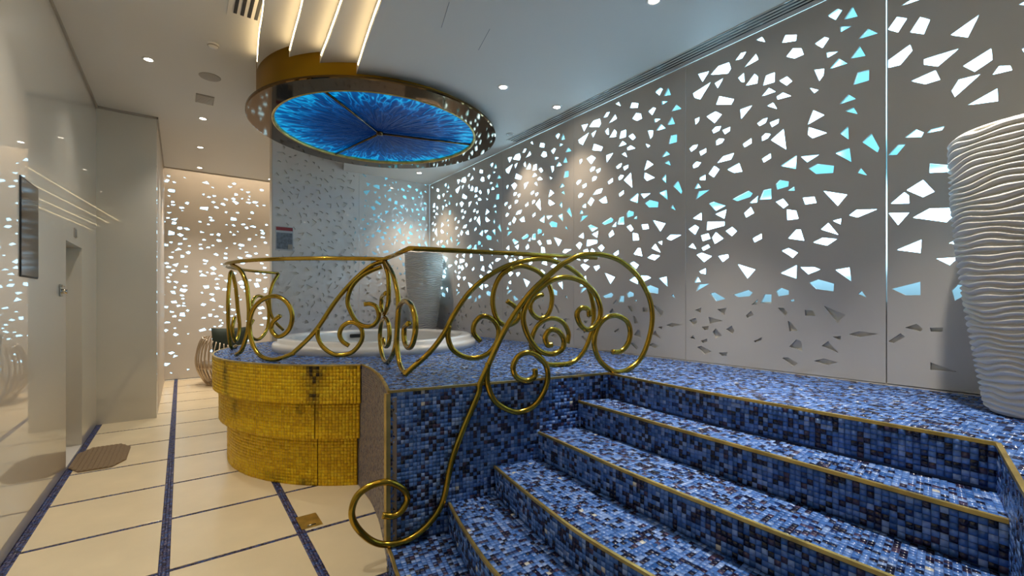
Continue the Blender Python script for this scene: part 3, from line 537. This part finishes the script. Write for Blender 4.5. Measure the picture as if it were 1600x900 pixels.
# ------------------------------------------------------------------ platform around the tub
plat = empty('platform', (CX, CY, 0), 'raised tub platform with blue mosaic deck and gold mosaic drum front', 'platform')
G0, G1 = 244.9, 118.
arc = lambda R, a0, a1, n: [(CX+R*math.cos(math.radians(t)), CY+R*math.sin(math.radians(t))) for t in np.linspace(a0, a1, n)]
tan_c = [(1.316, 4.09), (1.300, 3.80), (1.239, 3.435), (1.151, 3.089), (1.06, 2.766)]
tan_p = [(p.x, p.y) for p in smooth_path([(x, y, 0) for x, y in tan_c], 6)]
bw_y = lambda x: 2.766-.1968*(x-1.06)
sd_y = lambda x: .306-.21*(2.65-x)
deck_edge = [(2.74, bw_y(2.74)), (2.69, 2.0), (2.66, 1.57), (2.66, 1.03), (2.65, .306)]
outline = tan_p+deck_edge+[(1.0, sd_y(1.0)), (1.0, -1.6), (XR-.006, -1.6), (XR-.006, YB-.002), (1.25, YB-.002)]+arc(1.8, G1, G0, 40)
TUB = [(CX+1.14*math.cos(t), CY+1.14*math.sin(t)) for t in np.linspace(0, 2*math.pi, 64, endpoint=False)]
V, F = holed_sheet(outline, [TUB], -.036, lambda u, v, d: (u, v, DECK-.004+d))
mesh_obj('deck_slab', pyd('deck_slab', V, F), M['grout_blue'], plat)
P = .026
gx, gy = np.meshgrid(np.arange(.2, XR, P), np.arange(-1.6, YB, P), indexing='ij')
cen = np.stack([gx.ravel()+P/2, gy.ravel()+P/2], 1)
dist = np.hypot(cen[:, 0]-CX, cen[:, 1]-CY)
ok = (dist > 1.2)
for sx, sy in ((-.36, -.36), (.36, -.36), (.36, .36), (-.36, .36)): ok &= inside(outline, cen+np.array([sx*P, sy*P]))
cen = cen[ok]; z = np.full(len(cen), DECK-.004)
Qd = np.stack([np.stack([cen[:, 0]+sx*P/2, cen[:, 1]+sy*P/2, z], 1) for sx, sy in ((-1, -1), (1, -1), (1, 1), (-1, 1))], 1)
def wall_quads(path, z0, z1, pitch=P):
    return quads_between([(x, y, z0) for x, y in path], [(x, y, z1) for x, y in path], pitch)
# blue wall beside the stairs, and the opposite one at the right
blue_path = [(1.06, bw_y(1.06)), (2.74, bw_y(2.74))]
side_path = [(2.65, sd_y(2.65)), (1.0, sd_y(1.0))]
def wall_skin(name, path, z0, z1, thick, m):
    a = np.array(path); t = np.gradient(a, axis=0); t /= np.linalg.norm(t, axis=1, keepdims=True); nn = np.stack([-t[:, 1], t[:, 0]], 1)
    return prism_obj(name, [tuple(p) for p in a]+[tuple(p) for p in (a+nn*thick)[::-1]], z0, z1, m, plat)
wall_skin('stair_side_wall', blue_path, 0, DECK-.045, .05, M['grout_blue'])
wall_skin('stair_side_wall', side_path, 0, DECK-.045, .05, M['grout_blue'])
wall_skin('riser_wall', deck_edge, .9, DECK-.045, .05, M['grout_blue'])
tw = wall_skin('curved_side_wall', [(1.335, 4.27)]+tan_p, 0, DECK-.045, .05, M['grout_tan'])
lay_mosaic([Qd, wall_quads(blue_path, .17, DECK-.012), wall_quads(side_path, .17, DECK-.012), wall_quads(deck_edge, .95, DECK-.012)], plat, 'mosaic', 260)
Qt = wall_quads([(1.335, 4.27)]+tan_p, .004, DECK-.02, .02)
o = mesh_obj('side_mosaic', tess_mesh('side_mosaic', Qt, h=.003), M['mosaic_tan'], plat); o['kind'] = 'stuff'
# gold tiers
TIERS = [(1.80, .785, DECK-.012, [G0, G1]), (1.743, .455, .80, [G0-.5, 231.2, G1]), (1.665, .0, .47, [G0-1.6, 230.8, G1])]
for R, z0, z1, cuts in TIERS:
    for a0, a1 in zip(cuts[:-1], cuts[1:]):
        a0 -= .12; a1 += .12
        n = max(3, int(abs(a1-a0)/2)); po = arc(R, a0, a1, n)+arc(R-.06, a1, a0, n)
        pan = prism_obj('gold_panel', po, z0, z1, M['grout_gold'], plat)
        nn = round(math.radians(a0-a1)*R/.03); rows = max(1, round((z1-z0)/.03))
        T = np.radians(np.linspace(a0, a1, nn+1)); Z = np.linspace(z0, z1, rows+1); RR = R+.0005
        t0, zz0 = np.meshgrid(T[:-1], Z[:-1], indexing='ij'); t1, zz1 = np.meshgrid(T[1:], Z[1:], indexing='ij')
        pt = lambda t, z: np.stack([CX+RR*np.cos(t), CY+RR*np.sin(t), z], -1).reshape(-1, 3)
        Q = np.stack([pt(t1, zz0), pt(t0, zz0), pt(t0, zz1), pt(t1, zz1)], 1)
        deg = np.degrees(Q[:, :, :].mean(1)[:, 0]*0)+np.degrees((t0.ravel()+t1.ravel())/2); zc = (zz0.ravel()+zz1.ravel())/2
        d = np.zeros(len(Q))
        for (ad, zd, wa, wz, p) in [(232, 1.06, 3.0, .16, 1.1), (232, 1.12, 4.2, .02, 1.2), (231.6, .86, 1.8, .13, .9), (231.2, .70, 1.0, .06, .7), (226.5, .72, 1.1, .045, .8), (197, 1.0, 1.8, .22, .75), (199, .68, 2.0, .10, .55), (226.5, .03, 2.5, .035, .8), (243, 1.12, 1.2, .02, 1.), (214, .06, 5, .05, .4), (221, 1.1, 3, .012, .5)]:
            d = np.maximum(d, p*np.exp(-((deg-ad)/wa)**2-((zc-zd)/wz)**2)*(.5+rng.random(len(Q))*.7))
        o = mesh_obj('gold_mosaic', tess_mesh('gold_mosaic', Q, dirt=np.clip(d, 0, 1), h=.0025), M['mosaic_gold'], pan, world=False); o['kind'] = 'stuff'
prism_obj('gold_end_strip', [(1.327-.004, 4.124), (1.316, 4.09), (1.33, 4.09), (1.345, 4.13)], .79, DECK-.04, M['trim'], plat)
# brass edge strips
def strip(name, path, z0, z1, out, inn, m, parent):
    a = np.array(path, float); t = np.gradient(a, axis=0); t /= np.linalg.norm(t, axis=1, keepdims=True); nn = np.stack([-t[:, 1], t[:, 0]], 1)
    return prism_obj(name, [tuple(p) for p in a-nn*out]+[tuple(p) for p in (a+nn*inn)[::-1]], z0, z1, m, parent)
for path in (tan_p, [(1.06, bw_y(1.06)), (1.9, bw_y(1.9)), (2.74, bw_y(2.74))], deck_edge, [(2.65, sd_y(2.65)), (1.8, sd_y(1.8)), (1.0, sd_y(1.0))]):
    strip('edge_trim', path, DECK-.013, DECK+.002, .006, .011, M['trim'], plat)
strip('edge_trim', arc(1.8, G1, G0, 40), DECK-.012, DECK+.001, .008, .012, M['trim'], plat)
box('corner_trim', 1.036, 1.064, 2.742, 2.78, .16, DECK-.014, M['trim'], plat)

# ------------------------------------------------------------------ stairs
stairs = empty('staircase', (1.8, 1.3, 0), 'blue mosaic steps with brass nosings climbing to the tub deck', 'stairs')
ZS = [.16, .356, .551, .747, .942]
ED = [[(1.053, bw_y(1.053)), (1.028, 2.63), (.99, 2.457), (.95, 2.2), (.92, 1.9), (.90, 1.5), (.89, 1.0), (.87, sd_y(.87))],
      [(1.45, bw_y(1.45)), (1.385, 2.46), (1.312, 2.148), (1.268, 1.9), (1.245, 1.6), (1.235, 1.2), (1.23, sd_y(1.23))],
      [(1.775, bw_y(1.775)), (1.72, 2.35), (1.65, 1.936), (1.61, 1.645), (1.6, 1.387), (1.6, 1.178), (1.6, sd_y(1.6))],
      [(2.12, bw_y(2.12)), (2.08, 2.128), (2.04, 1.764), (2.02, 1.369), (2.01, 1.04), (2.005, .77), (2.0, sd_y(2.0))],
      [(2.465, bw_y(2.465)), (2.44, 2.1), (2.41, 1.635), (2.39, 1.235), (2.37, .787), (2.35, .457), (2.34, sd_y(2.34))],
      deck_edge]
ED = [[(p.x, p.y) for p in smooth_path([(x, y, 0) for x, y in e], 5)] for e in ED]
Qs = []
for k in range(5):
    z = ZS[k]; zl = ZS[k-1] if k else 0.
    back = [(x+.012, y) for x, y in ED[k+1]]
    st = prism_obj('step', ED[k]+back[::-1], 0, z-.004, M['grout_blue'], stairs)
    front = [(x, y) for x, y in ED[k]]
    Qs.append(quads_between([(x+.014, y, z-.004) for x, y in front], [(x-.002, y, z-.004) for x, y in ED[k+1]], P)[:, [0, 1, 2, 3]])
    r_ = quads_between([(x-.0005, y, zl) for x, y in front], [(x-.0005, y, z-.018) for x, y in front], P)
    Qs.append(r_)
    nos = strip('nosing', front, z-.014, z+.002, .007, .010, M['trim'], st)
    nos.matrix_parent_inverse = Matrix.Identity(4)
def fix(Q, want):          # turn every quad so that its normal points to 'want'
    n = np.cross(Q[:, 1]-Q[:, 0], Q[:, 3]-Q[:, 0]); s = (n*np.array(want)).sum(1) < 0
    Q = Q.copy(); Q[s] = Q[s][:, ::-1]; return Q
lay_mosaic([fix(q, (-1, 0, 2) if i % 2 == 0 else (-1, 0, 0)) for i, q in enumerate(Qs)], stairs, 'mosaic', 300)

# ------------------------------------------------------------------ hot tub
tub = empty('hot_tub', (CX, CY, DECK), 'round white hot tub sunk in the blue mosaic deck', 'hot tub')
local_part('rim', lathe('rim', [(1.17, -.03), (1.235, .0), (1.235, .055), (1.225, .075), (1.19, .085), (1.18, .095), (1.175, .125), (1.16, .14), (1.06, .142), (1.03, .132), (1.015, .105)], 128), M['white'], tub)
local_part('basin', lathe('basin', [(1.016, .11), (1.0, .05), (.97, -.25), (.93, -.32), (.72, -.34), (.68, -.40), (.66, -.72), (.6, -.78), (.001, -.79)], 96), M['white'], tub)
o = box('skimmer', -.09, .09, .93, .985, .035, .085, M['black'], tub, .008, world=False)
for t in (50, 80, 120, 150):
    a = math.radians(t); V, F = tube([(.985*math.cos(a), .985*math.sin(a), -.08), (.955*math.cos(a), .955*math.sin(a), -.08)], .03, 14)
    local_part('jet', pyd('jet', V, F, True), M['chrome'], tub)

# ------------------------------------------------------------------ brass railings
RT_ = .021
def plane_pts(p, q, L):
    p = Vector((*p, 0)); e = (Vector((*q, 0))-p).normalized(); return [p+e*s+Vector((0, 0, z)) for s, z in L]
def cyl_pts(L, R=1.68): return [(CX+R*math.cos(math.radians(a)), CY+R*math.sin(math.radians(a)), z) for a, z in L]
rail = empty('guard_railing', (1.37, 3.15, DECK), 'brass guard railing with scrolls along the edge of the tub deck', 'railing')
hr = cyl_pts([(a, 2.10) for a in np.linspace(124.7, 251.5, 40)], 1.69)+[(1.47, 3.70, 2.10), (1.37, 3.15, 2.10), (1.40, 3.145, 2.10), (2.2, 2.99, 2.10), (3.03, 2.834, 2.098)]
tube_obj('handrail', hr, .019, M['brass'], rail)
for L in parse(RAIL_S1)+parse(RAIL_S0n)+parse(RAIL_S0f):
    L = [(a, max(z, DECK+.02)) for a, z in L]
    tube_obj('scroll', smooth_path(cyl_pts(L), 5), RT_, M['brass'], rail)
for L in parse(RAIL_S2): tube_obj('scroll', smooth_path(plane_pts((1.537, 4.117), (1.37, 3.15), [(s, max(z, DECK+.018)) for s, z in L]), 5), RT_, M['brass'], rail)
for L in parse(RAIL_S3): tube_obj('scroll', smooth_path(plane_pts((1.37, 3.15), (3.05, 2.83), [(s, max(z, DECK+.018)) for s, z in L]), 5), RT_, M['brass'], rail)
sr = empty('stair_railing', (1.06, 2.73, .16), 'sweeping brass stair railing with big scroll ending in a floor curl', 'railing')
for i, L in enumerate(parse(RAIL_S4)):
    tube_obj('rail' if i == 0 else 'scroll', smooth_path(plane_pts((1.053, 2.732), (2.76, 2.396), L), 6), RT_, M['brass'], sr)

# ------------------------------------------------------------------ vases
def vase_mesh(h=1.43, rb=.195, rt=.335, n=120, rows=330):
    t = np.linspace(0, 1, rows); a = np.linspace(0, 2*np.pi, n, endpoint=False); T, A = np.meshgrid(t, a, indexing='ij')
    base = rb+(rt-rb)*np.sin(T*np.pi/2*.98)**.95
    ph = T*h/.031*2*np.pi + 1.4*np.sin(A*3+T*17)+1.9*np.sin(A*2-T*11+1)+1.3*np.sin(A*6+T*29+2)+.8*np.sin(A*9-T*41)
    rid = (np.abs(np.sin(ph/2))**1.0)*.024
    env = np.clip(np.minimum(T/.02, (1-T)/.015), 0, 1)
    r = base+rid*env-.014
    V = np.stack([r*np.cos(A), r*np.sin(A), T*h], -1).reshape(-1, 3).tolist()
    F = [(i*n+k, i*n+(k+1) % n, (i+1)*n+(k+1) % n, (i+1)*n+k) for i in range(rows-1) for k in range(n)]
    for rr, zz in ((rt-.035, h), (rt-.05, h-.02), (rt-.06, h-.25), (rt-.09, h-.6), (.0005, h-.62)):
        i0 = len(V); V += [(rr*math.cos(x), rr*math.sin(x), zz) for x in a]
        F += [(i0-n+k, i0-n+(k+1) % n, i0+(k+1) % n, i0+k) for k in range(n)]
    F.append(tuple(range(n-1, -1, -1)))
    return pyd('vase', V, F, True)
vm = vase_mesh()
v1 = mesh_obj('vase', vm, M['vase']); v1.location = (3.44, .24, DECK+.002); tag(v1, 'tall white vase with wavy horizontal ridges near the steps', 'vase', 'ridged white vases')
v2 = v1.copy(); COL.objects.link(v2); v2.location = (3.50, 7.42, DECK+.002); v2.rotation_euler.z = 1.4; tag(v2, 'white ridged vase in the far corner behind the tub', 'vase', 'ridged white vases')

# ------------------------------------------------------------------ downlights
def downlight(x, y, z, label, lit=True, watts=1., warm=(1, .93, .82), cone=92, dim=False):
    r = empty('downlight', (x, y, z), label, 'downlight', 'recessed ceiling downlights')
    if not UD:
        UD.append(lathe('trim_ring', [(.036, -.001), (.040, -.006), (.055, -.007), (.058, -.002), (.058, .0)], 28)); UD[0].materials.append(M['white'])
        UD.append(lathe('lens', [(.0005, -.003), (.037, -.003)], 24)); UD[1].materials.append(M['lamp'])
        UD.append(lathe('lens', [(.0005, -.002), (.037, -.002)], 24)); UD[2].materials.append(M['grille'])
    mesh_obj('trim_ring', UD[0], None, r, False); mesh_obj('lens', UD[1] if lit and not dim else UD[2], None, r, False)
    if lit:
        l = bpy.data.lights.new('downlight_beam', 'SPOT'); l.energy = SPOT_W*watts; l.color = warm; l.spot_size = math.radians(cone); l.spot_blend = 1.; l.shadow_soft_size = .04
        lo = bpy.data.objects.new('downlight_beam', l); COL.objects.link(lo); lo.parent = r; lo.location = (0, 0, -.02)
    return r
UD = []
downlight(-.292, 6.42, ZL, 'bright downlight in the corridor ceiling nearest the dark wall screen')
downlight(.258, 8.03, ZL, 'corridor downlight just beyond the square ceiling vent')
downlight(.27, 9.56, ZL, 'middle corridor downlight between the square vent and the far wall')
downlight(.30, 11.03, ZL, 'last corridor downlight, close to the far perforated wall', watts=2.2, warm=(1, .85, .7))
downlight(1.59, 11.15, ZL, 'small downlight over the chair at the far end', watts=2.2, warm=(1, .85, .7))
downlight(2.72, 3.86, ZR_, 'downlight in the blue-lit ceiling to the right of the medallion', watts=.8, cone=62)
downlight(3.5, 3.89, ZR_, 'downlight next to the slot diffuser beside the right wall', watts=.5, warm=(1, .80, .58))
downlight(2.84, 2.08, ZR_, 'downlight at the top edge of the picture over the steps', watts=3.0, cone=64)
downlight(3.36, 7.32, ZR_, 'downlight below the medallion in the far right ceiling corner', watts=1.0, warm=(1, .80, .58))
downlight(2.84, .45, ZR_, 'added downlight to brighten the steps, unseen just above the frame', watts=3.2, cone=66)  # out of view, added to light the treads
downlight(-.292, 4.2, ZL, 'added downlight to brighten the near half of the tiled aisle, unseen above the frame', watts=1.5, cone=80)  # unseen extra lamp, added to brighten floor and left wall
downlight(-.292, 1.9, ZL, 'added downlight to brighten the nearest end of the tiled aisle, unseen above the frame', watts=1.1, cone=80)  # second unseen aisle lamp, added for more light on the floor
downlight(3.57, 4.9, ZR_, 'dim downlight ring at the far end of the slot diffuser', watts=.45, warm=(1, .80, .58), dim=True)

# ------------------------------------------------------------------ other ceiling fittings
det = empty('smoke_detector', (.27, 5.65, ZL), 'small white round smoke detector on the left ceiling', 'smoke detector')
local_part('body', lathe('body', [(.0005, -.035), (.03, -.035), (.045, -.025), (.05, -.012), (.055, -.01), (.058, 0)], 28), M['white'], det)
local_part('sensor_band', lathe('sensor_band', [(.046, -.024), (.052, -.02), (.052, -.014), (.05, -.012)], 28), M['grille'], det)
spk = empty('ceiling_speaker', (.278, 6.485, ZL), 'round grey speaker grille on the left ceiling', 'speaker')
local_part('grille', lathe('grille', [(.0005, -.012), (.08, -.01), (.1, -.006)], 32), M['grille'], spk)
local_part('rim', lathe('rim', [(.1, -.006), (.106, -.008), (.112, -.002), (.112, 0)], 32), M['grille'], spk)
sv = empty('square_vent', (.254, 7.245, ZL), 'small square grey ceiling vent between speaker and downlight', 'vent')
box('frame', -.1, .1, -.15, .15, -.012, 0, M['grille'], sv, .003, world=False)
for i in range(9): box('slat', -.085, .085, -.132+i*.03, -.118+i*.03, -.018, -.010, M['plain'], sv, world=False)
ac = empty('air_grille', (.49, 4.35, ZL), 'ceiling air grille with four long black slots at the top edge', 'vent')
box('frame', -.15, .15, -.7, .62, -.006, 0, M['ceiling'], ac, .002, world=False)
for i in range(4): box('slot', -.10+i*.056, -.072+i*.056, -.66, .55, -.009, -.005, M['black'], ac, world=False)
sd = empty('slot_diffuser', (3.73, 2.3, ZR_), 'long linear slot diffuser in the ceiling along the right wall', 'vent')
box('housing', -.082, .082, -4.4, 2.80, -.004, 0, M['ceiling'], sd, world=False)
for i in range(4):
    box('slot', -.074+i*.040, -.056+i*.040, -4.38, 2.77, -.007, -.003, M['black'], sd, world=False)
for i in range(5): box('blade', -.081+i*.040, -.0765+i*.040, -4.39, 2.79, -.008, -.003, M['white'], sd, world=False)

# ------------------------------------------------------------------ things on the walls
scn = empty('wall_screen', (XL, 4.97, 2.25), 'narrow dark glass screen on the left wall', 'screen')
box('frame', 0, .006, -.252, .252, -.365, .37, M['black'], scn, .004, world=False)
box('glass', .005, .009, -.24, .24, -.352, .357, M['smoked'], scn, world=False)
kn = empty('door_lock', (XL, 6.08, 1.81), 'small chrome lock on the wall beside the doorway', 'lock')
box('plate', 0, .012, -.05, .05, -.06, .06, M['chrome'], kn, .004, world=False)
V, F = tube([(.0, 0, -.01), (.05, 0, -.01)], .024, 16); local_part('knob', pyd('knob', V, F, True), M['chrome'], kn)
box('top_bar', .01, .03, -.055, .045, .035, .05, M['chrome'], kn, .004, world=False)
sg = empty('door_sign', (XL, 6.83, 2.455), 'small grey square plate above the doorway', 'sign')
box('plate', 0, .01, -.065, .065, -.05, .05, M['grille'], sg, .002, world=False)
box('face', .009, .013, -.055, .055, -.04, .04, mat('sign_face', srgb(110, 106, 98), .4), sg, world=False)
po = empty('poster', (1.33, YB, 2.705), 'small notice with a red header on the back wall', 'poster')
box('board', -.13, .13, -.012, 0, -.19, .19, M['paper'], po, .002, world=False)
box('header', -.12, .12, -.015, -.010, .125, .178, M['red'], po, world=False)
box('picture', -.115, .115, -.015, -.010, -.17, .09, M['photo'], po, world=False)
box('dark_block', .05, .115, -.017, -.013, -.17, -.09, M['grille'], po, world=False)

# ------------------------------------------------------------------ things on the floor
def octagon(hx, hy, cx_, cy_): return [(hx, -hy+cy_), (hx, hy-cy_), (hx-cx_, hy), (-hx+cx_, hy), (-hx, hy-cy_), (-hx, -hy+cy_), (-hx+cx_, -hy), (hx-cx_, -hy)]
fm = empty('floor_mat', (-.70, 6.62, 0), 'brown ribbed eight-sided mat on the floor at the doorway', 'mat')
oc = octagon(.225, .46, .1, .2)
V, F = prism(oc, .001, .010); local_part('base', pyd('base', V, F), M['mat'], fm)
for i in range(11):
    x = -.2+i*.04; ys = .46 if abs(x) < .125 else .46-.2*(abs(x)-.125)/.1
    box('rib', x-.012, x+.012, -ys+.01, ys-.01, .009, .016, M['mat'], fm, .002, world=False)
fp = empty('floor_box', (.80, 3.75, 0), 'square brass floor box lid set in the cream tiles', 'floor box')
box('lid', -.075, .075, -.115, .115, -.001, .004, M['trim'], fp, .001, world=False)
V, F = tube([(-.03, -.085, .005), (.03, -.085, .005)], .006, 8); local_part('finger_notch', pyd('finger_notch', V, F, True), M['dullsteel'], fp)

# ------------------------------------------------------------------ chair at the far end
ch = empty('wire_armchair', (.72, 11.1, 0), 'barrel armchair of bent pale metal rods at the far end', 'chair')
nr = 30
for i in range(nr):
    a = math.radians(60+i*300/(nr-1)); ca, sa = math.cos(a-1.1), math.sin(a-1.1); t = abs(i-(nr-1)/2)/((nr-1)/2); hgt = .98-.22*t**2
    pr = [(.30, .02), (.36, .10), (.45, .28), (.49, .48), (.47, .68), (.42, hgt-.1), (.36, hgt)]
    tube_obj('rod', smooth_path([(r*ca, r*sa, z) for r, z in pr], 4), 0.012, M['champagne'], ch, 8, False)
def ring_tube(R, z, r):
    P_ = [(R*math.cos(t), R*math.sin(t), z) for t in np.linspace(0, 2*math.pi, 40)]; return tube(P_, r, 8, False)
for nm, R, z, r in (('base_ring', .30, .02, .02), ('seat_ring', .46, .36, .016)):
    V, F = ring_tube(R, z, r); local_part(nm, pyd(nm, V, F, True), M['champagne'], ch)
local_part('seat', lathe('seat', [(.0005, .34), (.40, .34), (.44, .38), (.43, .44), (.38, .47), (.0005, .475)], 40), M['champagne'], ch)
def cushion_mesh(wd, hg, th):
    bm = bmesh.new(); bmesh.ops.create_grid(bm, x_segments=14, y_segments=14, size=.5); V = []
    n = len(bm.verts); vs = [v.co.copy() for v in bm.verts]; fs = [[v.index for v in f.verts] for f in bm.faces]; bm.free()
    for sgn in (1, -1):
        for v in vs:
            e = max(0, 1-(2*abs(v.x))**4)*max(0, 1-(2*abs(v.y))**4); k = 1-.06*(1-(2*v.x)**2)*(abs(v.y)*2)**2-.06*(1-(2*v.y)**2)*(abs(v.x)*2)**2
            V.append((v.x*wd*k, sgn*th*.5*e**.6, v.y*hg*k))
    F = [tuple(f) for f in fs]+[tuple(i+n for i in f[::-1]) for f in fs]
    return pyd('cushion', V, F, True)
cu = mesh_obj('cushion', cushion_mesh(.62, .68, .18), M['green']); cu.location = (.80, 10.95, .822); cu.rotation_euler = (-.12, 0, .1)
tag(cu, 'dark green cushion leaning in the metal armchair', 'cushion')
